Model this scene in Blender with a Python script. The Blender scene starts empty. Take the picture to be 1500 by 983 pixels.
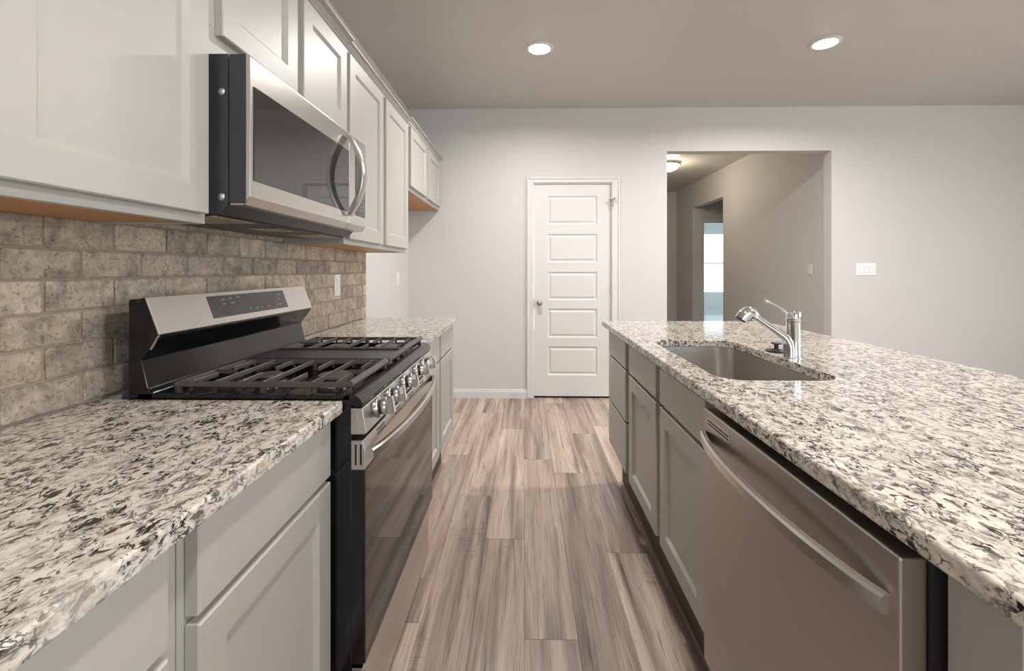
import bpy, bmesh, math, random
from mathutils import Vector, Matrix
random.seed(7)
SC = bpy.context.scene
COL = SC.collection

# ------------------------------------------------------------------ camera
cam_d = bpy.data.cameras.new('camera')
cam = bpy.data.objects.new('camera', cam_d); COL.objects.link(cam)
cam.location = (0, 0, 1.22)
cam.rotation_euler = (math.pi/2, 0, 0.0203)
cam_d.sensor_width = 36.0
cam_d.lens = 36.0*660/1500
cam_d.shift_x = -4.6/1500
cam_d.shift_y = -96.5/1500
cam_d.clip_start = 0.02
SC.camera = cam

# ------------------------------------------------------------------ colour management, world
SC.view_settings.view_transform = 'Standard'
SC.view_settings.look = 'None'
SC.view_settings.gamma = 1.0
SC.view_settings.use_curve_mapping = False
SC.view_settings.exposure = 0.22
W = bpy.data.worlds.new('world'); SC.world = W
W.use_nodes = True
W.node_tree.nodes['Background'].inputs[0].default_value = (0.80, 0.92, 1.0, 1)
W.node_tree.nodes['Background'].inputs[1].default_value = 2.5

def area(name, loc, rot, size, power, color, size_y=None, shape='RECTANGLE'):
    d = bpy.data.lights.new(name, 'AREA'); d.energy = power; d.color = color
    d.shape = shape; d.size = size
    if size_y: d.size_y = size_y
    o = bpy.data.objects.new(name, d); COL.objects.link(o)
    o.location = loc; o.rotation_euler = rot
    return o
DAY = (0.93, 0.96, 1.0)
R = math.radians
# daylight entering through the glazed openings of the living area
area('daylight_near_window', (2.1, -3.42, 1.35), (R(90), 0, 0), 2.6, 20, (0.78, 0.88, 1.0), 1.9)
area('daylight_right_window', (5.72, 0.6, 1.35), (0, R(90), 0), 1.9, 70, (0.985, 0.99, 1.0), 3.0)
area('daylight_bedroom_right', (6.5, 10.4, 1.4), (0, R(90), 0), 1.7, 60, (0.62, 0.86, 1.0), 2.2)  # added light for a presumed side window; the wall behind it is solid

# ------------------------------------------------------------------ materials
def srgb(r, g, b):
    f = lambda c: (c/255/12.92) if c/255 <= .04045 else ((c/255+.055)/1.055)**2.4
    return (f(r), f(g), f(b), 1)

class NT:
    def __init__(s, name):
        s.m = bpy.data.materials.new(name); s.m.use_nodes = True
        s.t = s.m.node_tree; s.b = s.t.nodes['Principled BSDF']
    def n(s, typ, **kw):
        nd = s.t.nodes.new(typ)
        for k, v in kw.items():
            if k.startswith('i_'):
                key = k[2:]; key = int(key) if key.isdigit() else key
                nd.inputs[key].default_value = v
            else: setattr(nd, k, v)
        return nd
    def l(s, a, b): s.t.links.new(a, b)
    def p(s, **kw):
        for k, v in kw.items(): s.b.inputs[k.replace('_', ' ')].default_value = v
    def coord(s, scale=(1, 1, 1), rot=(0, 0, 0)):
        c = s.n('ShaderNodeTexCoord'); m = s.n('ShaderNodeMapping')
        m.inputs['Scale'].default_value = scale; m.inputs['Rotation'].default_value = rot
        s.l(c.outputs['Object'], m.inputs['Vector']); return m.outputs[0]
    def noise(s, vec, scale, detail=4, rough=.55, dist=0.0):
        n = s.n('ShaderNodeTexNoise'); s.l(vec, n.inputs['Vector'])
        n.inputs['Scale'].default_value = scale; n.inputs['Detail'].default_value = detail
        n.inputs['Roughness'].default_value = rough; n.inputs['Distortion'].default_value = dist
        return n
    def ramp(s, fac, stops, interp='LINEAR'):
        r = s.n('ShaderNodeValToRGB'); cr = r.color_ramp; cr.interpolation = interp
        while len(cr.elements) < len(stops): cr.elements.new(.5)
        for e, (p, c) in zip(cr.elements, stops):
            e.position = p; e.color = c if len(c) == 4 else (*c, 1)
        s.l(fac, r.inputs[0]); return r.outputs[0]
    def mix(s, fac, a, b, mode='MIX'):
        m = s.n('ShaderNodeMix', data_type='RGBA', blend_type=mode)
        for i, v in ((0, fac), (6, a), (7, b)):
            if hasattr(v, 'is_output'): s.l(v, m.inputs[i])
            else: m.inputs[i].default_value = v
        return m.outputs[2]
    def math(s, op, a, b=0.0, c=0.0):
        m = s.n('ShaderNodeMath', operation=op)
        for i, v in enumerate((a, b, c)):
            if hasattr(v, 'is_output'): s.l(v, m.inputs[i])
            else: m.inputs[i].default_value = v
        return m.outputs[0]
    def bump(s, h, strength=.2, dist=.01):
        b = s.n('ShaderNodeBump'); b.inputs['Strength'].default_value = strength; b.inputs['Distance'].default_value = dist
        s.l(h, b.inputs['Height']); s.l(b.outputs[0], s.b.inputs['Normal'])

def plain(name, col, rough=.5, metal=0.0, noise=0.03, nscale=6, bump=0, bscale=200, **kw):
    t = NT(name); v = t.coord()
    n = t.noise(v, nscale, 3)
    d = tuple(max(0, c*(1-noise)) for c in col[:3])+(1,); e = tuple(min(1, c*(1+noise)) for c in col[:3])+(1,)
    t.l(t.ramp(n.outputs[0], [(.3, d), (.7, e)]), t.b.inputs['Base Color'])
    t.p(Roughness=rough, Metallic=metal, **kw)
    if bump:
        t.bump(t.noise(v, bscale, 3).outputs[0], bump, .002)
    return t.m

M = {}
M['wall'] = plain('wall_paint', srgb(205, 202, 199), .6, bump=.12, bscale=160, noise=.012, nscale=1.5)
M['ceiling'] = plain('ceiling_paint', srgb(196, 190, 184), .38, bump=.55, bscale=85, noise=.015, nscale=1.5)
M['cab'] = plain('cabinet_paint', srgb(179, 176, 169), .40, noise=.015, nscale=4)
M['trim'] = plain('white_trim_paint', srgb(214, 212, 209), .38, noise=.01)
M['white'] = plain('white_plastic', srgb(222, 222, 222), .35, noise=.01)
M['toe'] = plain('toe_board', srgb(86, 74, 64), .6, noise=.1)  # toe recess shade painted in as an even dark brown
M['black'] = plain('black_enamel', (.006, .006, .007, 1), .14, noise=.1)
M['blackmatte'] = plain('black_cast_iron', (.075, .062, .056, 1), .30, noise=.15, bump=.15, bscale=400)
M['dark'] = plain('black_plastic', (.02, .02, .022, 1), .4, noise=.1)
M['mwside'] = plain('charcoal_sheet_metal', (.035, .035, .037, 1), .34, noise=.1, bump=.1, bscale=500)
M['chrome'] = plain('chrome', (.82, .83, .85, 1), .06, metal=1, noise=.005)
M['nickel'] = plain('satin_nickel', (.55, .53, .51, 1), .22, metal=1, noise=.02)
M['rubber'] = plain('black_rubber', (.03, .032, .036, 1), .55, noise=.1)
M['glassblack'] = plain('black_glass', (.012, .012, .013, 1), .05, noise=.05, IOR=1.9)
M['ovenglass'] = plain('oven_glass', (.010, .009, .008, 1), .045, noise=.05, IOR=1.72)
M['display'] = plain('display_glass', (.055, .053, .052, 1), .16, noise=.05)
M['mark'] = plain('pale_print', (.34, .34, .34, 1), .5)
M['carpet'] = plain('bedroom_carpet', srgb(225, 225, 222), .9, noise=.06, nscale=80)
M['caulk'] = plain('grout_line', srgb(150, 130, 112), .8)

def steel(name, col, rough, axis):
    t = NT(name)
    sc = {'y': (220, 3, 220), 'z': (220, 220, 3), 'x': (3, 220, 220)}[axis]
    n = t.noise(t.coord(sc), 1.0, 2)
    c1 = tuple(c*.97 for c in col)+(1,); c2 = tuple(min(1, c*1.02) for c in col)+(1,)
    t.l(t.ramp(n.outputs[0], [(.3, c1), (.7, c2)]), t.b.inputs['Base Color'])
    r = t.n('ShaderNodeMapRange'); r.inputs['To Min'].default_value = rough*.94; r.inputs['To Max'].default_value = rough*1.06
    t.l(n.outputs[0], r.inputs[0]); t.l(r.outputs[0], t.b.inputs['Roughness'])
    t.p(Metallic=1.0)
    return t.m
M['steel'] = steel('brushed_stainless', (.62, .59, .56), .26, 'y')
M['steeldw'] = steel('brushed_stainless_dishwasher', (.50, .462, .43), .33, 'y')
M['steelsink'] = steel('satin_stainless_sink', (.60, .565, .53), .30, 'x')

def granite():
    t = NT('speckled_granite')
    v = t.coord((1.0, .60, 1.0))
    d = t.noise(v, 30, 3)
    vm = t.n('ShaderNodeVectorMath', operation='MULTIPLY_ADD')
    t.l(d.outputs[1], vm.inputs[0]); vm.inputs[1].default_value = (.03, .03, .03); t.l(v, vm.inputs[2])
    w = vm.outputs[0]
    K, Wh = (0, 0, 0), (1, 1, 1)
    base = t.ramp(t.noise(v, 42, 4, .6).outputs[0], [(.30, srgb(164, 153, 141)), (.42, srgb(204, 195, 182)), (.56, srgb(222, 215, 204)), (.72, srgb(192, 181, 164))])
    grey = t.ramp(t.noise(w, 70, 4, .6).outputs[0], [(.50, K), (.60, Wh)])
    base = t.mix(t.math('MULTIPLY', grey, .45), base, srgb(142, 135, 130))
    def ridge(scale, wd, det=3):
        n = t.noise(w, scale, det, .55, .5).outputs[0]
        a = t.math('ABSOLUTE', t.math('SUBTRACT', n, .5))
        return t.ramp(a, [(wd*.4, Wh), (wd, K)])
    m1 = t.ramp(t.noise(w, 33, 4, .6).outputs[0], [(.42, K), (.52, Wh)])
    m2 = t.ramp(t.noise(v, 14, 3).outputs[0], [(.34, (.45, .45, .45)), (.52, Wh)])
    veins = t.math('MULTIPLY', ridge(45, .038), m1)
    fine = t.math('MULTIPLY', ridge(75, .046), t.ramp(t.noise(w, 48, 3).outputs[0], [(.48, K), (.58, Wh)]))
    fl = t.ramp(t.noise(w, 92, 4, .6, .4).outputs[0], [(.570, K), (.605, Wh)])
    dark = t.math('MAXIMUM', t.math('MAXIMUM', veins, t.math('MULTIPLY', fine, .85)), fl)
    dark = t.math('MULTIPLY', dark, m2)
    c = t.mix(dark, base, srgb(44, 40, 42))
    vr = t.n('ShaderNodeTexVoronoi'); t.l(w, vr.inputs['Vector']); vr.inputs['Scale'].default_value = 60
    spot = t.ramp(vr.outputs['Distance'], [(.18, Wh), (.30, K)])
    sel = t.n('ShaderNodeSeparateColor'); t.l(vr.outputs['Color'], sel.inputs[0])
    red = t.math('MULTIPLY', spot, t.math('GREATER_THAN', sel.outputs[0], .93))
    c = t.mix(red, c, srgb(92, 52, 50))
    t.l(c, t.b.inputs['Base Color']); t.p(Roughness=.12)
    return t.m
M['granite'] = granite()

def plank():
    t = NT('grey_brown_plank')
    at = t.n('ShaderNodeAttribute', attribute_name='plank', attribute_type='GEOMETRY')
    sp = t.n('ShaderNodeSeparateColor'); t.l(at.outputs['Color'], sp.inputs[0])
    c = t.n('ShaderNodeTexCoord')
    off = t.n('ShaderNodeVectorMath', operation='MULTIPLY_ADD')
    t.l(at.outputs['Color'], off.inputs[0]); off.inputs[1].default_value = (17, 9, 5); t.l(c.outputs['Object'], off.inputs[2])
    def mp(sc):
        m = t.n('ShaderNodeMapping'); m.inputs['Scale'].default_value = sc; t.l(off.outputs[0], m.inputs[0]); return m.outputs[0]
    n1 = t.noise(mp((17, .75, 1)), 1.0, 3, .5, .6)       # broad bands
    n2 = t.noise(mp((95, 3.0, 1)), 1.0, 6, .65, 1.2)       # grain
    n3 = t.noise(mp((7, 1.3, 1)), 1.0, 3)                 # blotches
    n4 = t.noise(mp((320, 7, 1)), 1.0, 4, .6)             # fine pores
    col = t.ramp(n1.outputs[0], [(.30, srgb(122, 111, 105)), (.43, srgb(168, 152, 141)), (.55, srgb(196, 178, 164)), (.70, srgb(212, 196, 183))])
    tan = t.ramp(n3.outputs[0], [(.45, (0, 0, 0)), (.68, (1, 1, 1))])
    col = t.mix(t.math('MULTIPLY', tan, .4), col, srgb(172, 147, 126))
    g = t.ramp(n2.outputs[0], [(.33, (.40, .38, .37)), (.45, (.90, .89, .88)), (.62, (1.06, 1.05, 1.05))])
    col = t.mix(.85, col, g, 'MULTIPLY')
    col = t.mix(.5, col, t.ramp(n4.outputs[0], [(.34, (.62, .60, .58)), (.5, (1, 1, 1))]), 'MULTIPLY')
    tone = t.ramp(sp.outputs[0], [(0, (.80, .79, .79)), (1, (1.10, 1.09, 1.08))])
    col = t.mix(1.0, col, tone, 'MULTIPLY')
    # saw marks
    saw = t.noise(mp((9, 190, 1)), 1.0, 1)
    sm = t.ramp(t.noise(mp((11, 3.2, 1)), 1.0, 2).outputs[0], [(.64, (0, 0, 0)), (.70, (1, 1, 1))])
    sawf = t.math('MULTIPLY', sm, t.ramp(saw.outputs[0], [(.45, (0, 0, 0)), (.6, (1, 1, 1))]))
    col = t.mix(t.math('MULTIPLY', sawf, .4), col, srgb(84, 74, 68))
    t.l(col, t.b.inputs['Base Color']); t.p(Roughness=.34)
    t.bump(n2.outputs[0], .10, .002)
    return t.m
M['plank'] = plank()
M['joint'] = plain('plank_joint', srgb(62, 52, 46), .8)

def stone():
    t = NT('tumbled_stone_tile')
    at = t.n('ShaderNodeAttribute', attribute_name='tile', attribute_type='GEOMETRY')
    sp = t.n('ShaderNodeSeparateColor'); t.l(at.outputs['Color'], sp.inputs[0])
    c = t.n('ShaderNodeTexCoord')
    off = t.n('ShaderNodeVectorMath', operation='MULTIPLY_ADD')
    t.l(at.outputs['Color'], off.inputs[0]); off.inputs[1].default_value = (9, 13, 7); t.l(c.outputs['Object'], off.inputs[2])
    v = off.outputs[0]
    n1 = t.noise(v, 22, 5, .6, .6); n2 = t.noise(v, 95, 5, .7, 1.2); n3 = t.noise(v, 240, 4, .7)
    a = t.ramp(n1.outputs[0], [(.30, srgb(150, 136, 121)), (.50, srgb(190, 174, 154)), (.70, srgb(216, 200, 178))])
    b = t.ramp(n1.outputs[0], [(.30, srgb(126, 116, 106)), (.50, srgb(163, 151, 138)), (.70, srgb(190, 178, 163))])
    col = t.mix(sp.outputs[0], a, b)
    col = t.mix(.72, col, t.ramp(n2.outputs[0], [(.36, (.30, .29, .29)), (.47, (.98, .98, .98)), (.62, (1.12, 1.10, 1.08))]), 'MULTIPLY')
    tone = t.ramp(sp.outputs[1], [(0, (.82, .81, .80)), (1, (1.1, 1.08, 1.06))])
    col = t.mix(1.0, col, tone, 'MULTIPLY')
    pit = t.ramp(n3.outputs[0], [(.30, (1, 1, 1)), (.38, (0, 0, 0))])
    col = t.mix(t.math('MULTIPLY', pit, .5), col, srgb(96, 84, 76))
    t.l(col, t.b.inputs['Base Color']); t.p(Roughness=.55)
    t.bump(n2.outputs[0], .35, .003)
    return t.m
M['stone'] = stone()
M['grout'] = plain('tile_grout', srgb(158, 144, 127), .85, noise=.06, nscale=60, bump=.2)

def maple():
    t = NT('maple_veneer')
    n = t.noise(t.coord((40, 2.5, 40)), 1.0, 4, .6, .8)
    t.l(t.ramp(n.outputs[0], [(.3, srgb(178, 122, 66)), (.7, srgb(210, 154, 92))]), t.b.inputs['Base Color'])
    t.p(Roughness=.45); return t.m
M['maple'] = maple()

def mesh_filter():
    t = NT('grease_filter_mesh')
    vo = t.n('ShaderNodeTexVoronoi'); t.l(t.coord(), vo.inputs['Vector']); vo.inputs['Scale'].default_value = 260
    t.l(t.ramp(vo.outputs['Distance'], [(.25, srgb(70, 62, 52)), (.5, srgb(196, 180, 152))]), t.b.inputs['Base Color'])
    t.p(Metallic=.6, Roughness=.4); return t.m
M['filter'] = mesh_filter()

def glow(name, col, strength):
    t = NT(name); v = t.coord(); n = t.noise(v, 3, 1)
    t.l(t.ramp(n.outputs[0], [(0, col), (1, col)]), t.b.inputs['Emission Color'])
    t.p(Base_Color=(.9, .9, .9, 1), Emission_Strength=strength, Roughness=.5); return t.m
M['lens'] = glow('lamp_lens', (1, .97, .93, 1), 22)
M['dome'] = glow('warm_lamp_dome', (1, .86, .62, 1), 5)

def clear_glass():
    t = NT('window_glass')
    t.p(Base_Color=(.97, 1, 1, 1), Roughness=0.0, IOR=1.01, Transmission_Weight=1.0); return t.m
M['pane'] = clear_glass()

# ------------------------------------------------------------------ builders
ORI = {}
def obj(name, bm, mat, parent=None, bevel=0, seg=2, smooth=False, angle=35):
    """link a bmesh given in world coordinates as ONE object (child meshes get local coordinates)"""
    org = ORI.get(parent.name, Vector((0, 0, 0))) if parent else Vector((0, 0, 0))
    bmesh.ops.recalc_face_normals(bm, faces=bm.faces[:])
    for v in bm.verts: v.co -= org
    me = bpy.data.meshes.new(name); bm.to_mesh(me); bm.free()
    o = bpy.data.objects.new(name, me); COL.objects.link(o)
    me.materials.append(M[mat] if isinstance(mat, str) else mat)
    if parent: o.parent = parent; ORI[o.name] = org
    if bevel:
        md = o.modifiers.new('bevel', 'BEVEL'); md.width = bevel; md.segments = seg
        md.limit_method = 'ANGLE'; md.angle_limit = R(angle); md.harden_normals = False
    if smooth:
        for p in me.polygons: p.use_smooth = True
        try: me.set_sharp_from_angle(angle=R(38))
        except Exception: pass
    return o

def thing(name, label, cat, loc, group=None):
    o = bpy.data.objects.new(name, None); COL.objects.link(o)
    o.location = loc; o['label'] = label; o['category'] = cat; o.empty_display_size = .05
    if group: o['group'] = group
    ORI[o.name] = Vector(loc); return o
def tag(o, label, cat, group=None):
    o['label'] = label; o['category'] = cat
    if group: o['group'] = group
    return o
def struct(name, bm, mat, parent=None, **kw):
    o = obj(name, bm, mat, parent, **kw)
    if parent is None: o['kind'] = 'structure'
    return o
def structroot(name, loc):
    o = bpy.data.objects.new(name, None); COL.objects.link(o); o.location = loc
    o['kind'] = 'structure'; ORI[o.name] = Vector(loc); o.empty_display_size = .05; return o

def BM(): return bmesh.new()
def box(bm, x0, x1, y0, y1, z0, z1):
    vs = [bm.verts.new(p) for p in ((x0, y0, z0), (x1, y0, z0), (x1, y1, z0), (x0, y1, z0), (x0, y0, z1), (x1, y0, z1), (x1, y1, z1), (x0, y1, z1))]
    for f in ((0, 3, 2, 1), (4, 5, 6, 7), (0, 1, 5, 4), (1, 2, 6, 5), (2, 3, 7, 6), (3, 0, 4, 7)):
        bm.faces.new([vs[i] for i in f])
    return bm
def bx(*a): return box(BM(), *a)
def prism(bm, pts, axis, a, b):
    """extrude a closed outline; axis 'y': pts are (x,z); 'x': (y,z); 'z': (x,y)"""
    def P(p, t): return {'y': (p[0], t, p[1]), 'x': (t, p[0], p[1]), 'z': (p[0], p[1], t)}[axis]
    A = [bm.verts.new(P(p, a)) for p in pts]; B = [bm.verts.new(P(p, b)) for p in pts]
    n = len(pts)
    bm.faces.new(A); bm.faces.new(B[::-1])
    for i in range(n): bm.faces.new((A[i], A[(i+1) % n], B[(i+1) % n], B[i]))
    return bm
def loft(bm, loops, close_first=True, close_last=True, cyclic=True):
    L = [[bm.verts.new(p) for p in lp] for lp in loops]; n = len(L[0])
    for a, b in zip(L, L[1:]):
        for i in range(n if cyclic else n-1):
            bm.faces.new((a[i], a[(i+1) % n], b[(i+1) % n], b[i]))
    if close_first: bm.faces.new(L[0])
    if close_last: bm.faces.new(L[-1][::-1])
    return bm
def frame_of(d):
    d = Vector(d).normalized(); up = Vector((0, 0, 1)) if abs(d.z) < .95 else Vector((1, 0, 0))
    a = d.cross(up).normalized(); return a, a.cross(d).normalized()
def lathe(bm, o, d, prof, n=24):
    """prof: list of (distance along d, radius)"""
    o = Vector(o); d = Vector(d).normalized(); a, b = frame_of(d)
    loops = [[o+d*t+(a*math.cos(2*math.pi*i/n)+b*math.sin(2*math.pi*i/n))*max(r, 1e-4) for i in range(n)] for t, r in prof]
    return loft(bm, loops)
def tube(bm, pts, r, n=10):
    pts = [Vector(p) for p in pts]; rs = r if isinstance(r, (list, tuple)) else [r]*len(pts)
    loops = []; pa = None
    for i, p in enumerate(pts):
        d = (pts[min(i+1, len(pts)-1)]-pts[max(i-1, 0)]).normalized()
        if pa is None: a, b = frame_of(d)
        else:
            a = (pa-d*pa.dot(d)).normalized(); b = a.cross(d).normalized()
        pa = a
        loops.append([p+(a*math.cos(2*math.pi*k/n)+b*math.sin(2*math.pi*k/n))*rs[i] for k in range(n)])
    return loft(bm, loops)
def rrect(x0, x1, y0, y1, r, n=6):
    out = []
    for cx, cy, a0 in ((x1-r, y1-r, 0), (x0+r, y1-r, 90), (x0+r, y0+r, 180), (x1-r, y0+r, 270)):
        for i in range(n+1):
            a = R(a0+90*i/n); out.append((cx+r*math.cos(a), cy+r*math.sin(a)))
    return out

# a framed (shaker) or slab front standing on plane X = xf, facing s (+1 or -1)
def ringfront(bm, s, xf, y0, y1, z0, z1, rings):
    loops = []
    for ins, dep in rings:
        x = xf+s*dep
        loops.append([(x, y0+ins, z0+ins), (x, y1-ins, z0+ins), (x, y1-ins, z1-ins), (x, y0+ins, z1-ins)])
    return loft(bm, loops)
TH = .020
def shaker(s, xf, y0, y1, z0, z1, st=.060):
    return ringfront(BM(), s, xf, y0, y1, z0, z1, [(0, -TH), (0, -.0025), (.0025, 0), (st, 0), (st+.0095, -.0095), (st+.0105, -.0098)])
def slab_front(s, xf, y0, y1, z0, z1):
    return ringfront(BM(), s, xf, y0, y1, z0, z1, [(0, -TH), (0, -.0025), (.0025, 0)])

# ------------------------------------------------------------------ the room
CEIL = 2.75; YB = 4.28
LW = -1.013         # kitchen wall plane
FW = -1.108         # alcove wall plane
# floor of individual planks in one mesh
def make_floor():
    bm = BM()
    PW = .178; PL = 1.41
    known = {0: 1.488, -1: 2.04, 1: 2.71, -2: 2.425, 2: 1.95, -3: 1.55}
    rnd = random.Random(3); cols = []
    k0 = int(math.floor(-1.25/PW)); k1 = int(math.ceil(7.0/PW))
    for k in range(k0, k1):
        off = known.get(k, rnd.uniform(0, PL)); y = off-PL*math.ceil((off+3.7)/PL)
        while y < 9.2:
            x0, x1 = k*PW+.0007, (k+1)*PW-.0007
            ya, yb = max(y+.0007, -3.6), min(y+PL-.0007, 9.2)
            if yb > ya:
                vs = [bm.verts.new(p) for p in ((x0, ya, 0), (x1, ya, 0), (x1, yb, 0), (x0, yb, 0))]
                bm.faces.new(vs); cols.append((rnd.random(), rnd.random(), rnd.random(), 1))
            y += PL
    me = bpy.data.meshes.new('floor'); bm.to_mesh(me); bm.free()
    me.materials.append(M['plank']); me.materials.append(M['joint'])
    # subfloor that shows in the joints
    b2 = BM(); b2.from_mesh(me)
    n0 = len(b2.faces); box(b2, -1.3, 7.0, -3.7, 9.2, -.12, -.0012)
    b2.faces.ensure_lookup_table()
    for f in b2.faces[n0:]: f.material_index = 1
    b2.to_mesh(me); b2.free()
    a = me.attributes.new('plank', 'FLOAT_COLOR', 'CORNER')
    for p in me.polygons:
        c = cols[p.index] if p.index < n0 else (0, 0, 0, 1)
        for li in p.loop_indices: a.data[li].color = c
    o = bpy.data.objects.new('floor', me); COL.objects.link(o); o['kind'] = 'structure'
make_floor()
struct('floor_bedroom', bx(3.0, 7.0, 9.2, 12.9, -.12, 0), 'carpet')
struct('ceiling', bx(-1.3, 7.0, -3.7, 12.9, CEIL, CEIL+.12), 'ceiling')
# left wall, furred out behind the counter run
b = bx(-1.3, FW, -3.7, YB, 0, CEIL); box(b, FW, LW-.0006, -3.7, 2.848, 0, 1.41)
struct('wall_left', b, 'wall')
DX0, DX1, DH = .085, .826, 2.045       # pantry door opening
OX0, OX1, OH = 1.346, 2.877, 2.337     # hall opening
b = BM()
for a in ((-1.3, DX0, 0, CEIL), (DX0, DX1, DH, CEIL), (DX1, OX0, 0, CEIL), (OX0, OX1, OH, CEIL), (OX1, 7.0, 0, CEIL)):
    box(b, a[0], a[1], YB, YB+.115, a[2], a[3])
struct('wall_back', b, 'wall')
# near wall behind the viewer with a wide window, right wall with patio glazing
b = BM()
for a in ((-1.3, .8, 0, CEIL), (.8, 3.4, 0, .4), (.8, 3.4, 2.3, CEIL), (3.4, 5.9, 0, CEIL)): box(b, a[0], a[1], -3.7, -3.55, a[2], a[3])
struct('wall_near', b, 'wall')
b = BM()
for a in ((-3.7, -.9, 0, CEIL), (-.9, 2.1, 0, .4), (-.9, 2.1, 2.3, CEIL), (2.1, YB, 0, CEIL)): box(b, 5.8, 5.95, a[0], a[1], a[2], a[3])
struct('wall_right', b, 'wall')
def window(name, axis, c, a0, a1, z0, z1, d=.06):
    """window set in a wall: axis is the direction it runs along, c its plane"""
    r = structroot(name, (c, a0, z0) if axis == 'y' else (a0, c, z0))
    f = BM(); t = .045
    def bb(bm, p, q, zz0, zz1, dd=d):
        if axis == 'y': box(bm, c-dd/2, c+dd/2, p, q, zz0, zz1)
        else: box(bm, p, q, c-dd/2, c+dd/2, zz0, zz1)
    bb(f, a0, a1, z0, z0+t); bb(f, a0, a1, z1-t, z1); bb(f, a0, a0+t, z0+t, z1-t); bb(f, a1-t, a1, z0+t, z1-t)
    m = (z0+z1)/2; bb(f, a0+t, a1-t, m-.02, m+.02)
    fo = obj('window_frame', f, 'trim', r)
    g = BM(); bb(g, a0+t, a1-t, z0+t, m-.02, .006); bb(g, a0+t, a1-t, m+.02, z1-t, .006)
    obj('pane', g, 'pane', fo)
window('window_1', 'x', -3.62, .8, 3.4, .4, 2.3)
window('window_2', 'y', 5.88, -.9, 2.1, .4, 2.3)
# hall, vestibule and bedroom
HX = 2.985
b = BM()
for a in ((YB+.115, 6.83, 0, CEIL), (6.83, 8.06, 2.317, CEIL), (8.06, 9.02, 0, CEIL)): box(b, HX, HX+.12, a[0], a[1], a[2], a[3])
struct('wall_hall_right', b, 'wall')
struct('wall_hall_far', bx(1.1, HX, 8.9, 9.02, 0, CEIL), 'wall')
struct('wall_hall_left', bx(1.1, 1.22, YB+.115, 8.9, 0, CEIL), 'wall')
struct('wall_vestibule_near', bx(HX+.12, 4.5, 6.70, 6.83, 0, CEIL), 'wall')
struct('wall_vestibule_right', bx(4.38, 4.5, 6.83, 8.06, 0, CEIL), 'wall')
b = BM()
for a in ((HX+.12, 3.175, 0, CEIL), (3.175, 3.94, 2.06, CEIL), (3.94, 6.9, 0, CEIL)): box(b, a[0], a[1], 8.06, 8.18, a[2], a[3])
struct('wall_bedroom_near', b, 'wall')
BY = 12.5; WX0, WX1, WZ0, WZ1 = 4.55, 6.0, .56, 2.24
b = BM()
for a in ((3.0, WX0, 0, CEIL), (WX0, WX1, 0, WZ0), (WX0, WX1, WZ1, CEIL), (WX1, 6.9, 0, CEIL)): box(b, a[0], a[1], BY, BY+.15, a[2], a[3])
struct('wall_bedroom_far', b, 'wall')
struct('wall_bedroom_right', bx(6.62, 6.77, 8.18, BY, 0, CEIL), 'wall')
struct('wall_bedroom_left', bx(2.985, 3.105, 9.02, BY, 0, CEIL), 'wall')
window('window_3', 'x', BY+.08, WX0, WX1, WZ0, WZ1)
b = BM()
for a in ((3.115, 3.175, 0, 2.12), (3.94, 4.0, 0, 2.12), (3.175, 3.94, 2.06, 2.12)): box(b, a[0], a[1], 8.042, 8.06, a[2], a[3])
for a in ((3.175, 3.19, 0, 2.06), (3.925, 3.94, 0, 2.06), (3.19, 3.925, 2.045, 2.06)): box(b, a[0], a[1], 8.06, 8.18, a[2], a[3])
struct('trim_1', b, 'trim', bevel=.003)

# baseboards with a stepped top
def base_x(name, x0, x1, y):
    struct(name, prism(BM(), [(y, 0), (y-.014, 0), (y-.014, .060), (y-.010, .066), (y-.010, .074), (y-.005, .084), (y, .084)], 'x', x0, x1), 'trim')
base_x('baseboard_back', FW, .026, YB)
base_x('baseboard_middle', .905, OX0, YB)
base_x('baseboard_right', OX1, 5.8, YB)
base_x('baseboard_bedroom', 3.11, 6.62, BY)

# pantry door
D = structroot('door_1', (.455, YB, 0))
def casing_profile(bm):
    # mitred casing of three boards with a raised outer bead
    for a in ((.026, .083, 0, 2.095), (.828, .905, 0, 2.095), (.083, .828, 2.043, 2.095)):
        box(bm, a[0], a[1], YB-.012, YB, a[2], a[3])
    for a in ((.026, .044, 0, 2.095), (.887, .905, 0, 2.095), (.044, .887, 2.077, 2.095)):
        box(bm, a[0], a[1], YB-.019, YB-.012, a[2], a[3])
    return bm
obj('casing', casing_profile(BM()), 'trim', D, bevel=.003)
b = BM()
for a in ((DX0, .091, 0, DH), (.820, DX1, 0, DH), (.091, .820, 2.033, DH)): box(b, a[0], a[1], YB, YB+.115, a[2], a[3])
obj('jamb', b, 'trim', D)
def leaf():
    bm = BM(); yf, yb = YB+.012, YB+.047
    x0, x1, z0, z1 = .0935, .8175, .018, 2.030
    px0, px1 = .222, .692
    pz = [(.216, .489), (.573, .849), (.930, 1.198), (1.289, 1.558), (1.650, 1.920)]
    box(bm, x0, px0, yf, yb, z0, z1); box(bm, px1, x1, yf, yb, z0, z1)
    zz = [z0]+[v for p in pz for v in p]+[z1]
    for i in range(0, len(zz), 2): box(bm, px0, px1, yf, yb, zz[i], zz[i+1])
    for a, c in pz:
        rings = [(0, 0), (.010, .009), (.020, .0095), (.032, .003), (.034, .0026)]
        loops = [[(px0+i, yf+d, a+i), (px1-i, yf+d, a+i), (px1-i, yf+d, c-i), (px0+i, yf+d, c-i)] for i, d in rings]
        loft(bm, loops, close_first=False)
    return bm
lf = obj('leaf', leaf(), 'trim', D)
b = lathe(BM(), (.143, YB+.012, .903), (0, -1, 0), [(0, .027), (.004, .027), (.006, .012), (.028, .011), (.034, .024), (.046, .029), (.058, .024), (.063, .008), (.064, 0)])
obj('door_knob', b, 'nickel', D, smooth=True)
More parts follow.
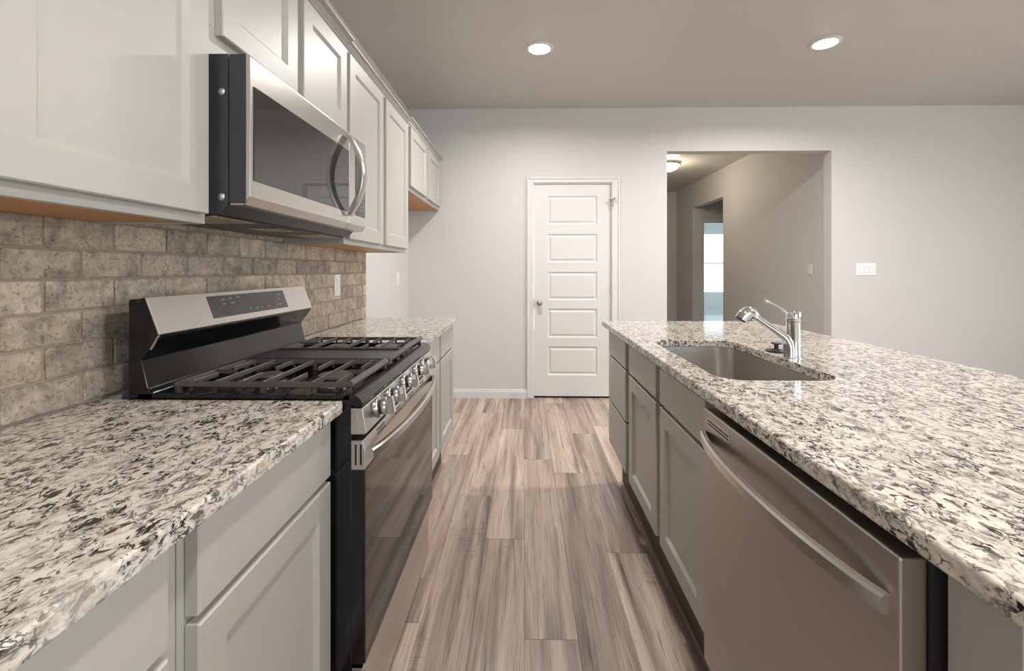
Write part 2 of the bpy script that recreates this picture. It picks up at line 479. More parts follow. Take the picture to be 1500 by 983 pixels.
obj('strike_plate', bx(.0845, .0925, YB+.002, YB+.011, .865, .945), 'nickel', D)
for z in (1.83, 1.05, .25):
    b = lathe(BM(), (.8187, YB+.004, z-.045), (0, 0, 1), [(0, .0045), (.09, .0045), (.094, .002)], 10)
    box(b, .812, .826, YB+.008, YB+.0125, z-.044, z+.044)
    h = obj('hinge', b, 'nickel', D, smooth=True)
    if z > 1.7:
        b = tube(BM(), [(.8187, YB, z+.045), (.8187, YB-.010, z+.052), (.845, YB-.045, z+.055)], .005)
        tube(b, [(.8187, YB, z+.045), (.795, YB-.040, z+.050)], .005)
        lathe(b, (.845, YB-.045, z+.055), (.3, 1, 0), [(-.004, .009), (.012, .009)], 10)
        tube(b, [(.835, YB-.02, z+.05), (.835, YB-.022, z-.02)], .005)
        obj('door_stop', b, 'nickel', h)
obj('gap_shade_strip', bx(.093, .818, YB+.014, YB+.045, .001, .017), 'black', D)  # black strip standing in for the shade under the leaf

# ------------------------------------------------------------------ backsplash: bricks in one mesh over grout
def backsplash():
    bm = BM(); xs = LW; cols = []; rnd = random.Random(11)
    y_end = 2.848
    box(bm, xs, xs+.0045, -.62, y_end, .9145, 1.405); cols += [None]*6
    rows = [.915, .986, 1.057, 1.128, 1.199, 1.265, 1.336, 1.406]
    PY = .1615
    for r in range(len(rows)-1):
        z0, z1 = rows[r]+.0022, rows[r+1]-.0022
        shift = .923 if r % 2 == 1 else 1.0037
        y = shift-PY*12
        while y < y_end:
            ya, yb = max(y+.0024, -.62), min(y+PY-.0024, y_end)
            if yb-ya > .012:
                j = lambda: rnd.uniform(-.0011, .0011)
                def loop(i, x):
                    pts = rrect(ya+i, yb-i, z0+i, z1-i, .006, 2)
                    return [(x, p+wob[k][0], q+wob[k][1]) for k, (p, q) in enumerate(pts)]
                wob = [(j(), j()) for _ in range(12)]
                n0 = len(bm.faces); h = xs+.0085+rnd.uniform(-.0012, .0012)
                loft(bm, [loop(0, xs+.004), loop(.0008, h-.0015), loop(.0035, h)])
                c = (rnd.random(), rnd.random(), rnd.random(), 1); cols += [c]*(len(bm.faces)-n0)
            y += PY
    bmesh.ops.recalc_face_normals(bm, faces=bm.faces[:])
    me = bpy.data.meshes.new('backsplash'); bm.to_mesh(me); bm.free()
    a = me.attributes.new('tile', 'FLOAT_COLOR', 'CORNER')
    me.materials.append(M['stone']); me.materials.append(M['grout'])
    for i, c in enumerate(cols):
        for li in me.polygons[i].loop_indices: a.data[li].color = c or (0, 0, 0, 1)
        if c is None: me.polygons[i].material_index = 1
    o = bpy.data.objects.new('tile_backsplash', me); COL.objects.link(o)
    tag(o, 'brown and beige tumbled stone brick backsplash on the wall behind the range', 'backsplash')
backsplash()

# ------------------------------------------------------------------ upper cabinets (left wall)
UF, UB = -.730, 1.327     # door face plane, underside
def upper(label, y0, y1, doors, z0=UB, ztop=2.150, face=UF, xb=LW+.0115, crown=(.030, .026), zd0=None, zd1=2.130, crown_y=None, wood=True, drop=.0):
    t = thing('upper_cabinet', label, 'cabinet', (xb, y0, z0))
    fx = face-TH-.001          # face frame plane
    b = BM(); box(b, xb, fx-.019, y0+.018, y1-.018, z0+.012, ztop)       # carcass
    box(b, xb, fx-.019, y0, y0+.018, z0, ztop); box(b, xb, fx-.019, y1-.018, y1, z0, ztop)
    obj('carcass', b, 'cab', t)
    if wood: obj('underside_panel', bx(xb, fx-.0195, y0+.0185, y1-.0185, z0+.004, z0+.0115), 'maple', t)
    # face frame
    b = BM(); rail = (zd0 or z0+.022)-z0+.016
    box(b, fx-.019, fx, y0, y1, z0, z0+rail); box(b, fx-.019, fx, y0, y1, zd1-.02, ztop)
    ys = [y0]+[(doors[i][1]+doors[i+1][0])/2 for i in range(len(doors)-1)]+[y1]
    box(b, fx-.019, fx, y0, y0+.04, z0+rail, zd1-.02); box(b, fx-.019, fx, y1-.04, y1, z0+rail, zd1-.02)
    for c in ys[1:-1]: box(b, fx-.019, fx, c-.038, c+.038, z0+rail, zd1-.02)
    obj('face_frame', b, 'cab', t, bevel=.001, seg=1)
    for a, c in doors: obj('door', shaker(1, face, a, c, zd0 or z0+.022, zd1, .062), 'cab', t)
    # crown moulding, coved profile running along the front
    p, h = crown; zc = zd1+.012
    prof = [(fx-.012, zc), (fx+.004, zc), (fx+.004, zc+.006), (fx+.010, zc+.010), (fx+.012, zc+h*.45), (fx+.012+p*.45, zc+h*.75), (fx+.012+p, zc+h*.85), (fx+.012+p, zc+h*1.05), (fx-.012, zc+h*1.05)]
    cy = crown_y or (y0, y1)
    obj('crown', prism(BM(), prof, 'y', cy[0], cy[1]), 'cab', t)
    return t
upper('grey upper cabinet at the left edge, above the near counter', .14, 1.0455, [(.165, .560), (.598, 1.030)], crown=(.030, .034))  # unseen near door added so the cabinet keeps shading the tile
upper('short grey two-door upper cabinet directly above the microwave', 1.0470, 1.858, [(1.078, 1.441), (1.480, 1.844)], z0=1.732, zd0=1.788, crown=(.034, .034), wood=False)
upper('tall grey two-door upper cabinet just past the microwave', 1.8595, 2.845, [(1.875, 2.325), (2.371, 2.822)], crown=(.022, .030))
upper('short grey two-door upper cabinet above the empty refrigerator alcove', 3.105, 4.272, [(3.135, 3.657), (3.710, 4.232)], z0=1.780, zd0=1.806, ztop=2.245, zd1=2.222, face=-.790, xb=FW+.001, crown=(.026, .040), crown_y=(3.085, 4.278))

# ------------------------------------------------------------------ base cabinets
ZB = .235        # underside of fronts
def base(label, s, face, y0, y1, fronts, xback, toe, name='base_cabinet'):
    """s=+1 left run facing +X, s=-1 island facing -X. fronts: (kind, y0, y1, z0, z1)"""
    t = thing(name, label, 'cabinet', ((face+xback)/2, (y0+y1)/2, 0))
    fx = face-s*(TH+.001)
    b = prism(BM(), [(xback, 0.0), (toe-s*.013, 0), (toe-s*.013, ZB-.012), (fx-s*.019, ZB-.012), (fx-s*.019, .8835), (xback, .8835)], 'y', y0, y1)
    obj('carcass', b, 'cab', t)
    lo, hi = sorted((toe, toe-s*.0125))
    obj('toe_board', bx(lo, hi, y0, y1, 0, ZB-.0125), 'toe', t)
    lo, hi = sorted((fx, fx-s*.0188)); b = BM()
    box(b, lo, hi, y0, y0+.036, ZB-.012, .8835); box(b, lo, hi, y1-.036, y1, ZB-.012, .8835)
    box(b, lo, hi, y0+.036, y1-.036, ZB-.012, ZB+.03); box(b, lo, hi, y0+.036, y1-.036, .848, .8835); box(b, lo, hi, y0+.036, y1-.036, .712, .752)
    yc = sorted({round((fronts[i][2]+fronts[j][1])/2, 4) for i in range(len(fronts)) for j in range(len(fronts)) if .01 < fronts[j][1]-fronts[i][2] < .08})
    for c in yc: box(b, lo, hi, c-.03, c+.03, ZB+.03, .848)
    obj('face_frame', b, 'cab', t)
    for k, a, c, z0, z1 in fronts:
        if k == 'door': obj('door', shaker(s, face, a, c, z0, z1, .058), 'cab', t)
        else: obj('drawer_front' if k == 'drawer' else 'false_front', slab_front(s, face, a, c, z0, z1), 'cab', t)
    return t
LF = -.448
DZ = (.742, .869); PZ = (ZB, .729)
def std(a, c): return [('drawer', a, c, *DZ), ('door', a, c, *PZ)]
base('grey base cabinet cut off by the lower left corner of the photo', 1, LF, .14, .596, std(.162, .560), LW+.001, -.528)
base('grey drawer-over-door base cabinet left of the range, under the near counter', 1, LF, .598, 1.044, std(.612, 1.035), LW+.001, -.528)
base('grey base cabinet touching the far side of the range', 1, LF, 1.826, 2.394, std(1.850, 2.374), LW+.001, -.528)
base('grey base cabinet at the far end of the range-side run', 1, LF, 2.396, 2.850, std(2.416, 2.840), LW+.001, -.528)
IF = .485; IB = 1.10
base('grey three-drawer base cabinet at the far end of the island', -1, IF, 2.140, 2.612, [('drawer', 2.174, 2.592, *DZ), ('drawer', 2.174, 2.592, .489, .733), ('drawer', 2.174, 2.592, ZB+.005, .478)], IB, .566)
def sink_base():
    t = base('grey two-door sink base cabinet between the dishwasher and the island drawers', -1, IF, 1.176, 2.136,
             [('false', 1.222, 1.627, *DZ), ('door', 1.222, 1.627, *PZ), ('false', 1.675, 2.103, *DZ), ('door', 1.675, 2.103, *PZ)], IB, .566, 'sink_base_cabinet')
    # hollow carcass so that the bowl has room
    c = [o for o in t.children if o.name.startswith('carcass')][0]
    org = ORI[t.name]; bm = BM()
    for a in ((.526, IB, 1.176, 1.194, .223, .8835), (.526, IB, 2.118, 2.136, .223, .8835), (IB-.018, IB, 1.194, 2.118, .223, .8835), (.526, IB-.018, 1.194, 2.118, .223, .241), (.579, IB, 1.176, 2.136, 0, .223)):
        box(bm, *a)
    for v in bm.verts: v.co -= org
    bm.to_mesh(c.data); bm.free()
sink_base()
# island end: filler stile by the dishwasher and finished end panel, back panel
t = thing('island_end_panel', 'plain grey finished end panel of the island nearest the viewer, beside the dishwasher', 'panel', (.8, .49, 0))
obj('filler_stile', bx(.505, .524, .467, .548, .1, .8835), 'cab', t, bevel=.001)
obj('end_panel', bx(.5245, IB, .467, .486, 0, .8835), 'cab', t)
obj('back_panel', bx(IB+.001, IB+.019, .467, 2.612, 0, .8835), 'cab', t)

# ------------------------------------------------------------------ countertops
def counter(name, label, x0, x1, y0, y1):
    o = obj(name, bx(x0, x1, y0, y1, .884, .914), 'granite', None, bevel=.0045, seg=3)
    return tag(o, label, 'countertop')
counter('countertop', 'speckled granite countertop nearest the viewer, left of the range', LW+.0095, -.424, -.6, 1.046)
counter('countertop', 'speckled granite countertop beyond the range, under the tall upper cabinet', LW+.0095, -.424, 1.823, 2.862)
SX0, SX1, SY0, SY1, SR = .548, .893, 1.262, 1.975, .075
def island_top():
    bm = BM()
    def loop(pts):
        vs = [bm.verts.new((x, y, .914)) for x, y in pts]
        return [bm.edges.new((vs[i], vs[(i+1) % len(vs)])) for i in range(len(vs))]
    e = loop([(.463, .40), (1.415, .40), (1.415, 2.705), (.463, 2.705)])+loop(rrect(SX0, SX1, SY0, SY1, SR, 7))
    bmesh.ops.triangle_fill(bm, use_beauty=True, use_dissolve=False, edges=e)
    bmesh.ops.recalc_face_normals(bm, faces=bm.faces[:])
    r = bmesh.ops.extrude_face_region(bm, geom=bm.faces[:])
    for v in r['geom']:
        if isinstance(v, bmesh.types.BMVert): v.co.z = .884
    o = obj('countertop', bm, 'granite', None, bevel=.0045, seg=3)
    tag(o, 'large speckled granite island countertop with the sink cut into it', 'countertop')
island_top()

# sink
S = thing('undermount_sink', 'stainless steel undermount sink set into the granite island', 'sink', ((SX0+SX1)/2, (SY0+SY1)/2, .66))
def rl(i, z, r): return [(x, y, z) for x, y in rrect(SX0-.004+i, SX1+.004-i, SY0-.004+i, SY1+.004-i, r, 7)]
b = loft(BM(), [rl(-.016, .8795, SR), rl(-.016, .8830, SR), rl(0, .8830, SR), rl(.001, .86, SR), rl(.006, .72, SR), rl(.012, .69, SR-.005), rl(.03, .676, SR-.02), rl(.12, .672, .04), rl(.15, .671, .02)], close_first=False)
obj('bowl', b, 'steelsink', S, smooth=True)
b = lathe(BM(), (.72, 1.62, .6715), (0, 0, 1), [(0, .045), (.0035, .045), (.005, .038), (.002, .034), (.002, 0)])
obj('drain', b, 'chrome', S, smooth=True)

# faucet
FX, FY = .934, 1.59
F = thing('pull_out_faucet', 'chrome single-lever pull-out faucet on the island behind the sink', 'faucet', (FX, FY, .914))
b = lathe(BM(), (FX+.004, FY, .914), (0, 0, 1), [(0, .0245), (.004, .0245), (.006, .0225), (.122, .0225), (.125, .0235), (.126, .0215)], 28)
obj('column', b, 'chrome', F, smooth=True)
b = lathe(BM(), (FX+.004, FY, 1.0405), (0, 0, 1), [(0, .0225), (.002, .0240), (.032, .0240), (.035, .022), (.036, 0)], 28)
cap = obj('control_cap', b, 'chrome', F, smooth=True)
b = tube(BM(), [(FX-.016, FY, 1.065), (FX-.03, FY, 1.078), (FX-.055, FY, 1.094), (FX-.083, FY, 1.108)], [.0055, .0045, .0038, .0036], 10)
lathe(b, (FX-.083, FY, 1.108), (-.85, 0, .4), [(-.004, .0048), (.006, .0055), (.012, .003)], 10)
obj('lever', b, 'chrome', cap, smooth=True)
b = tube(BM(), [(FX-.014, FY-.006, .916), (FX-.014, FY-.006, .945), (FX-.017, FY-.006, .965), (FX-.030, FY-.006, .985), (FX-.050, FY-.006, 1.000), (FX-.090, FY-.006, 1.027), (FX-.137, FY-.006, 1.060)],
         [.0185, .018, .0178, .0160, .0138, .0125, .0125], 18)
obj('spout', b, 'chrome', F, smooth=True)
hd = Vector((-.86, 0, .22)).normalized()
ho = Vector((FX-.128, FY-.006, 1.064))
b = lathe(BM(), (FX-.125, FY-.006, 1.052), (-.85, 0, .52), [(0, .0155), (.006, .0165), (.010, .015), (.016, .0165)], 18)
pts = [(FX-.130, FY-.006, 1.060), (FX-.141, FY-.006, 1.068), (FX-.155, FY-.006, 1.070), (FX-.169, FY-.006, 1.063), (FX-.181, FY-.006, 1.047)]
tube(b, pts, [.015, .0205, .022, .0215, .020], 20)
hd_o = obj('spray_head', b, 'chrome', F, smooth=True)
b = lathe(BM(), (FX-.181, FY-.006, 1.047), (-.6, 0, -.8), [(-.002, .016), (.002, .016), (.002, 0)], 18)
obj('spray_face', b, 'dark', hd_o, smooth=True)
# rubber stopper
b = lathe(BM(), (.940, 1.70, .914), (0, 0, 1), [(0, .036), (.004, .037), (.008, .034), (.010, .012), (.012, .0075), (.026, .0075), (.029, .017), (.033, .018), (.035, .014), (.035, 0)], 26)
tag(obj('sink_stopper', b, 'rubber', None, smooth=True), 'black rubber sink stopper lying on the granite beside the faucet', 'stopper')

# ------------------------------------------------------------------ gas range
G = thing('gas_range', 'black and stainless gas range standing between the two left counters', 'range', (-.70, 1.4365, 0))
GY0, GY1 = 1.0485, 1.8155
b = prism(BM(), [(-.936, .03), (-.43, .03), (-.43, .10), (-.405, .10), (-.405, .905), (-.936, .905)], 'y', GY0+.002, GY1-.002)
obj('body', b, 'black', G, bevel=.003)
for y in (GY0+.05, GY1-.05):
    for x in (-.47, -.90):
        obj('foot', lathe(BM(), (x, y, 0), (0, 0, 1), [(0, .016), (.012, .016), (.014, .008), (.032, .008)], 12), 'dark', G)
# cooktop pan with raised rim and a rounded front nose
b = BM()
prism(b, [(-.935, .905), (-.412, .905), (-.396, .898), (-.380, .899), (-.379, .906), (-.384, .916), (-.394, .9235), (-.408, .9265), (-.420, .9245), (-.428, .916), (-.90, .916), (-.905, .9055), (-.935, .9055)], 'y', GY0, GY1)
box(b, -.915, -.41, GY0, GY0+.012, .914, .9255); box(b, -.915, -.41, GY1-.012, GY1, .914, .9255)
obj('cooktop', b, 'black', G, bevel=.003, seg=3, angle=50)
# backguard: console with inclined face over a sloping black riser
b = prism(BM(), [(-.938, .906), (-.938, 1.149), (-.926, 1.149), (-.922, 1.145), (-.912, 1.145), (-.908, 1.153), (-.900, 1.153), (-.867, 1.063), (-.868, 1.058), (-.886, 1.031), (-.908, 1.006), (-.906, .998), (-.892, .938), (-.878, .9275), (-.878, .906)], 'y', GY0, GY1)
bg = obj('backguard', b, 'black', G, bevel=.003, angle=25)
def onface(d, t):     # point on the console face; t 0 bottom, 1 top; d out from the face
    x = -.8665+(-.8990+.8665)*t; z = 1.064+(1.151-1.064)*t
    return (x+d*.93, z+d*.37)
def facebox(y0, y1, t0, t1, d0, d1):
    p = [onface(d0, t0), onface(d1, t0), onface(d1, t1), onface(d0, t1)]
    return prism(BM(), p, 'y', y0, y1)
obj('console_face', facebox(GY0, GY1, .005, 1.02, 0, .004), 'steel', bg, bevel=.001)
b = prism(BM(), [(-.8665, 1.064), (-.8625, 1.064), (-.8815, 1.030), (-.8860, 1.031)], 'y', GY0-.001, GY0+.003)
obj('end_trim', b, 'steel', bg)
dp = obj('display', facebox(1.246, 1.642, .20, .90, .0042, .0052), 'display', G)
b = BM()
for y, t, w in [(1.30, .74, .014), (1.335, .76, .012), (1.37, .78, .016), (1.30, .60, .014), (1.335, .61, .02), (1.42, .34, .012), (1.45, .34, .014), (1.48, .34, .012), (1.515, .34, .016), (1.57, .35, .01), (1.59, .35, .012), (1.60, .74, .012), (1.59, .56, .01)]:
    p = [onface(.0053, t), onface(.0056, t), onface(.0056, t+.022), onface(.0053, t+.022)]; obj('button_mark', prism(BM(), p, 'y', y, y+w), 'mark', dp)
# burners
for x in (-.508, -.690):
    for y in (1.205, 1.665):
        k = .046 if x > -.6 else .034
        b = lathe(BM(), (x, y, .915), (0, 0, 1), [(0, k*1.35), (.003, k*1.3), (.004, k), (.014, k), (.016, k*.9)], 26)
        bu = obj('burner', b, 'nickel', G, smooth=True)
        b = lathe(BM(), (x, y, .9312), (0, 0, 1), [(0, k*1.02), (.004, k*1.04), (.008, k*.95), (.009, 0)], 26)
        obj('burner_cap', b, 'blackmatte', bu, smooth=True)
# cast iron grates
def grate(y0, y1):
    b = BM(); z0, z1 = .937, .949; xa, xb = -.842, -.418
    def bar(x0, y0_, x1, y1_, w=.0034, za=z0, zb=z1):
        if abs(x1-x0) < 1e-6: prism(b, [(x0-w, za), (x0+w, za), (x0+w*.5, zb), (x0-w*.5, zb)], 'y', y0_, y1_)
        else: prism(b, [(y0_-w, za), (y0_+w, za), (y0_+w*.5, zb), (y0_-w*.5, zb)], 'x', x0, x1)
    bar(xa, y0+.006, xb, y0+.006, .006); bar(xa, y1-.006, xb, y1-.006, .006)
    bar(xa, y0, xa, y1, .006)
    tube(b, [(xb, y0, .944), (xb, y1, .944)], .0095, 12)
    n = 7; ym = (y0+y1)/2
    for i in range(n):
        x = xa+.030+(xb-xa-.066)*i/(n-1)
        if i in (1, 3, 5): bar(x, y0+.006, x, y1-.006)
        else:
            bar(x, y0+.006, x, ym-.032); bar(x, ym+.032, x, y1-.006)
        # upturned finger roots at both frame bars
        for yy, sg in ((y0+.010, 1), (y1-.010, -1)):
            prism(b, [(yy-.004, .925), (yy+.004, .925), (yy+sg*.010+.003, .950), (yy+sg*.010-.003, .950)], 'x', x-.0035, x+.0035)
    bar(xa, ym, xa+.06, ym); bar(xb-.055, ym, xb, ym)
    for x in (xa+.004, xb-.004, (xa+xb)/2):
        for y in (y0+.006, y1-.006): box(b, x-.006, x+.006, y-.006, y+.006, .9162, z0+.004)
    obj('grate', b, 'blackmatte', G, bevel=.0012, seg=1)
grate(1.070, 1.352); grate(1.540, 1.806)
b = BM()
prism(b, [(-.842, .936), (-.418, .936), (-.418, .9425), (-.425, .946), (-.842, .946)], 'y', 1.356, 1.536)
for a in ((1.356, 1.362), (1.530, 1.536)): box(b, -.842, -.428, a[0], a[1], .946, .951)
for x in (-.83, -.44):
    for y in (1.366, 1.526): box(b, x-.006, x+.006, y-.006, y+.006, .9162, .937)
tube(b, [(-.416, 1.356, .944), (-.416, 1.536, .944)], .0095, 12)
obj('centre_griddle', b, M['mwside'], G, bevel=.0015)
# control panel with five knobs
cp = [(-.404, .836), (-.372, .836), (-.366, .840), (-.376, .897), (-.404, .897)]
c = obj('control_panel', prism(BM(), cp, 'y', GY0-.008, GY1+.002), 'steel', G, bevel=.002)
obj('end_inset', prism(BM(), [(-.397, .843), (-.386, .843), (-.391, .890), (-.397, .890)], 'y', GY0-.0095, GY0-.008), 'nickel', c)
nrm = Vector((.985, 0, .172)).normalized()
for y in (1.140, 1.250, 1.400, 1.560, 1.670):
    o = Vector((-.3712, y, .870))
    b = lathe(BM(), o, nrm, [(0, .0265), (.003, .0265), (.005, .0240), (.006, .0240)], 28)
    kb = obj('knob', b, 'steel', G, smooth=True)
    obj('knob_collar', lathe(BM(), o+nrm*.006, nrm, [(0, .0185), (.007, .0185)], 24), 'dark', kb, smooth=True)  # dark colour paints in the shadow ring behind the knob
    b = lathe(BM(), o+nrm*.013, nrm, [(0, .0215), (.001, .0230), (.010, .0222), (.012, .0205), (.0122, 0)], 28)
    obj('knob_skirt', b, 'nickel', kb, smooth=True)
    # square grip blade standing on the skirt
    a0 = o+nrm*.0245; u = Vector((0, 1, 0)); w = nrm.cross(u)
    loops = []
    for t, hw, hh in ((0, .0120, .0200), (.014, .0100, .0210), (.016, .0085, .0195)):
        loops.append([a0+nrm*t+u*sx*hw+w*sz*hh for sx, sz in ((-1, -1), (1, -1), (1, 1), (-1, 1))])
    obj('knob_grip', loft(BM(), loops), 'chrome', kb, bevel=.0015)
# oven door
od = obj('oven_door', bx(-.404, -.3755, GY0-.004, GY1-.004, .297, .752), 'black', G, bevel=.002)
obj('door_glass', bx(-.3754, -.3710, GY0-.003, GY1-.005, .299, .751), 'ovenglass', od, bevel=.0015)
b = prism(BM(), [(-.404, .7525), (-.372, .7525), (-.370, .757), (-.370, .800), (-.376, .822), (-.404, .822)], 'y', GY0-.006, GY1-.002)
tr = obj('door_top_rail', b, 'steel', od, bevel=.002)
b = BM()
for y in (1.135, 1.29, 1.445, 1.60, 1.71):
    for z in (.803, .811): obj('vent_slot', prism(BM(), [(-.3765, z), (-.3690+(z-.80)*-.27, z), (-.3702+(z-.80)*-.27, z+.0035), (-.3765, z+.0035)], 'y', y, y+.06), 'black', od)
for x in (-.395, -.383): obj('side_slot', bx(x, x+.004, GY0-.0068, GY0-.0055, .764, .812), 'black', od)
def bowbar(y0, y1, x0, bow, z, hh, tk, n=24, flat=.06):
    """flat bar along Y, bowed out in X from x0 by bow (signed), rectangular section"""
    loops = []; s = 1 if bow > 0 else -1
    for i in range(n+1):
        f = i/n; y = y0+(y1-y0)*f; x = x0+bow*(1-(2*f-1)**2)**.8 if 0 < f < 1 else x0
        xo, xi = x+s*tk, x
        loops.append([(xi, y, z-hh), (xo-s*.003, y, z-hh), (xo, y, z-hh+.003), (xo, y, z+hh-.004), (xo-s*.004, y, z+hh), (xi, y, z+hh)])
    return loft(BM(), loops)
b = bowbar(GY0+.010, GY1-.012, -.3695, .036, .785, .0115, .013)
obj('door_handle', b, 'steel', od, smooth=True)
obj('storage_drawer', prism(BM(), [(-.404, .072), (-.400, .068), (-.392, .068), (-.388, .074), (-.388, .2045), (-.380, .285), (-.404, .285)], 'y', GY0, GY1-.004), 'steel', G, bevel=.001)

# ------------------------------------------------------------------ over-the-range microwave
MW = thing('microwave', 'black-sided stainless over-the-range microwave hung above the gas range', 'microwave', (-.83, 1.45, 1.35))
my0, my1 = 1.0480, 1.824
b = prism(BM(), [(-1.0, 1.730), (-.6985, 1.730), (-.6985, 1.372), (-.72, 1.352), (-1.0, 1.352)], 'y', my0, my1)
obj('case', b, 'mwside', MW, bevel=.002)
b = prism(BM(), [(-.6935, 1.728), (-.650, 1.728), (-.646, 1.724), (-.646, 1.392), (-.660, 1.372), (-.6935, 1.372)], 'y', my0, 1.650)
md = obj('door', b, 'steel', MW, bevel=.002)
obj('door_edge', bx(-.6945, -.6555, my0-.0012, my0-.0001, 1.376, 1.7275), 'mwside', md)
obj('window', bx(-.6462, -.6440, 1.062, 1.645, 1.432, 1.657), 'glassblack', md, bevel=.001)
b = prism(BM(), [(-.6935, 1.728), (-.650, 1.728), (-.646, 1.724), (-.646, 1.392), (-.660, 1.372), (-.6935, 1.372)], 'y', 1.6515, my1)
mp_ = obj('control_panel', b, 'steel', MW, bevel=.002)
kp = obj('keypad', bx(-.6462, -.6445, 1.712, 1.812, 1.428, 1.659), 'display', MW, bevel=.001)
for r_ in range(8):
    for cidx in range(3): obj('key_mark', bx(-.6444, -.6441, 1.750+.018*cidx, 1.757+.018*cidx, 1.45+.017*r_, 1.4535+.017*r_), 'mark', kp)
for i in range(7): obj('badge_letter', bx(-.6462, -.6456, 1.345+.017*i, 1.350+.017*i, 1.4085, 1.4165), 'nickel', md)
# bowed vertical handle
loops = []; n = 22
for i in range(n+1):
    f = i/n; z = 1.417+(1.703-1.417)*f; x = -.6425+.052*(1-(2*f-1)**2)
    wy = .021+.003*(2*f-1)**2; tk = .017
    cy = 1.622
    loops.append([(x-.0, cy-wy, z), (x+tk*.6, cy-wy*.95, z), (x+tk, cy-wy*.45, z), (x+tk, cy+wy*.45, z), (x+tk*.6, cy+wy*.95, z), (x, cy+wy, z)])
obj('door_handle', loft(BM(), loops), 'steel', md, smooth=True)
# underside: filters, lamp lens, fittings
obj('bottom_plate', bx(-.985, -.735, my0+.006, my1-.006, 1.3490, 1.3519), 'dark', MW, bevel=.001)
for a, c in ((1.062, 1.230), (1.63, 1.80)):
    obj('grease_filter', bx(-.870, -.745, a, c, 1.3468, 1.3489), 'filter', MW)
obj('lamp_cover', bx(-.86, -.76, 1.37, 1.50, 1.3470, 1.3489), 'display', MW, bevel=.001)
for z in (1.392, 1.640):
    b = lathe(BM(), (-.714, my0+.001, z), (0, -1, 0), [(0, .009), (.002, .009), (.005, .006), (.006, 0)], 16)
    obj('case_screw', b, 'nickel', MW, smooth=True)

# ------------------------------------------------------------------ dishwasher
DW = thing('dishwasher', 'stainless steel dishwasher built into the island in the lower right foreground', 'dishwasher', (.76, .86, 0))
dy0, dy1 = .562, 1.164
b = BM(); box(b, .522, 1.08, .5495, 1.170, .10, .868); box(b, .56, 1.0, .56, 1.15, 0.0, .10)
obj('tub', b, 'dark', DW)
obj('gasket', bx(.4955, .5215, .556, 1.168, .235, .872), 'rubber', DW)
dd = obj('door', bx(.460, .495, dy0, dy1, .226, .866), 'steeldw', DW, bevel=.003, seg=3)
obj('kick_plate', bx(.548, .558, .556, 1.17, .0, .225), 'dark', DW)
b = BM(); box(b, .4588, .4600, 1.018, 1.140, .829, .8505)
vo = obj('vent', b, 'steel', DW)
for z in (.8335, .8415): obj('vent_slot', bx(.4583, .4590, 1.024, 1.136, z, z+.0045), 'black', vo)
b = bowbar(dy0+.012, dy1-.010, .4602, -.034, .800, .0125, .013, 28)
obj('door_handle', b, 'steel', dd, smooth=True)

# ------------------------------------------------------------------ switches and outlets
def plate(name, label, cat, n, c, axis, rocker=.033, paddles=1):
    """wall plate centred at c; n is the outward direction"""
    t = thing(name, label, cat, c)
    w = .035+.0295*(paddles-1); h = .0575; n = Vector(n); u = Vector((-n.y, n.x, 0)); c = Vector(c)
    def slabp(cu, hw, hh, d0, d1, ins):
        lp = []
        for d, i in ((d0, 0), (d1-ins, 0), (d1, ins)):
            lp.append([c+u*(cu+sx*(hw-i))+Vector((0, 0, 1))*(sz*(hh-i))+n*d for sx, sz in ((-1, -1), (1, -1), (1, 1), (-1, 1))])
        return loft(BM(), lp)
    obj('plate', slabp(0, w, h, 0, .0055, .002), 'white', t)
    for i in range(paddles):
        cu = (i-(paddles-1)/2)*.0475
        obj('rocker' if cat != 'outlet' else 'receptacle', slabp(cu, .0165, .0335, .0056, .0085, .0012), 'white', t)
    return t
o = plate('rocker_switch', 'white rocker switch plate on the stone backsplash past the range', 'switch', (1, 0, 0), (LW+.0087, 2.395, 1.137), 'x')
plate('wall_outlet', 'white outlet plate on the painted wall of the refrigerator alcove', 'outlet', (1, 0, 0), (FW, 3.92, 1.14), 'x')
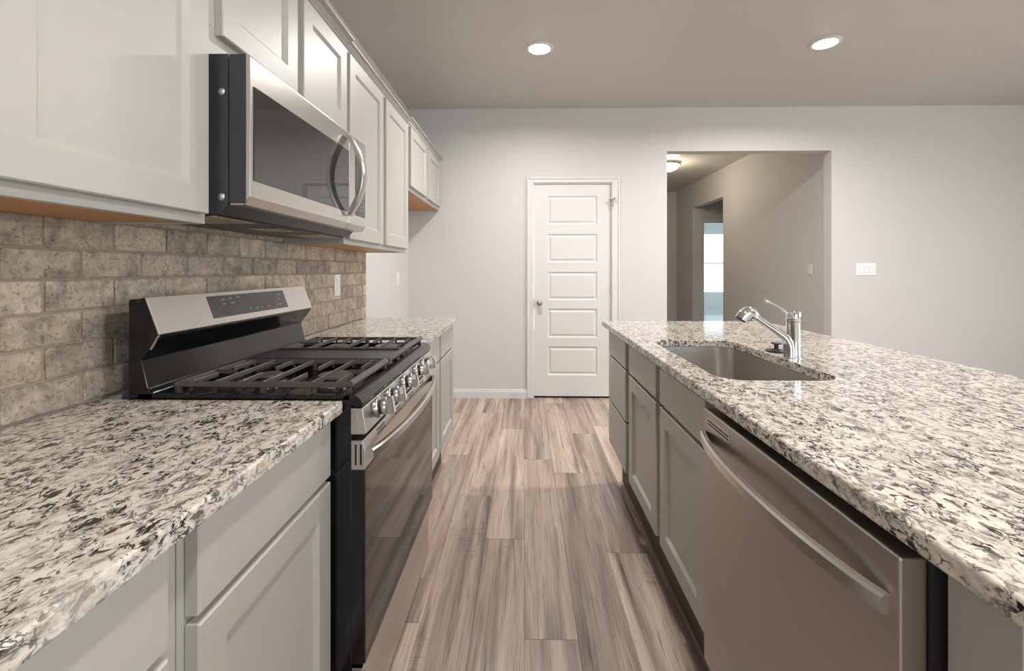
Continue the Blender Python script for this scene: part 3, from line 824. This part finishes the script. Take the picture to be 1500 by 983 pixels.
plate('triple_switch', 'white three-gang switch plate on the wall right of the hall opening', 'switch', (0, -1, 0), (3.192, YB, 1.224), 'y', paddles=3)
plate('rocker_switch', 'white single switch plate on the hall wall inside the opening', 'switch', (-1, 0, 0), (HX, 4.775, 1.222), 'x')

# ------------------------------------------------------------------ ceiling lamps
def downlight(x, y, label, power, color=(1, .965, .93)):
    t = thing('recessed_downlight', label, 'ceiling light', (x, y, CEIL), 'round recessed ceiling lights')
    obj('trim_ring', lathe(BM(), (x, y, CEIL), (0, 0, -1), [(0, .098), (.004, .097), (.008, .088), (.009, .074), (.004, .072), (.004, .0)], 40), 'trim', t, smooth=True)
    obj('lens', lathe(BM(), (x, y, CEIL-.0045), (0, 0, -1), [(0, .0715), (.005, .068), (.010, .050), (.012, 0)], 32), 'lens', t)
    l = area('downlight_lamp', (x, y, CEIL-.018), (0, 0, 0), .13, power, color, shape='DISK')
    l.data.spread = R(165)
    l.parent = t; l.location = (0, 0, -.018)
    return t
downlight(.104, 3.115, 'round recessed ceiling light straight above the kitchen aisle, left of two', 24)
downlight(2.029, 3.08, 'round recessed ceiling light over the far end of the island, right of two', 36)
downlight(.30, .0, 'round recessed ceiling light above the viewer, over the aisle', 20)
downlight(2.029, .75, 'round recessed ceiling light above the near end of the island', 30)
# hall flush lamp
hx, hy = 2.07, 6.5
t = thing('flush_ceiling_lamp', 'warm dome ceiling lamp glowing in the hall beyond the opening', 'ceiling light', (hx, hy, CEIL))
obj('lamp_base', lathe(BM(), (hx, hy, CEIL), (0, 0, -1), [(0, .165), (.012, .168), (.03, .160), (.036, .150), (.036, 0)], 36), 'nickel', t, smooth=True)
obj('lamp_dome', lathe(BM(), (hx, hy, CEIL-.0365), (0, 0, -1), [(0, .146), (.02, .14), (.05, .115), (.075, .07), (.088, .02), (.089, 0)], 36), 'dome', t, smooth=True)
d = bpy.data.lights.new('hall_lamp_bulb', 'POINT'); d.energy = 15; d.color = (1, .88, .70); d.shadow_soft_size = .12
lo = bpy.data.objects.new('hall_lamp_bulb', d); COL.objects.link(lo); lo.parent = t; lo.location = (0, 0, -.26)
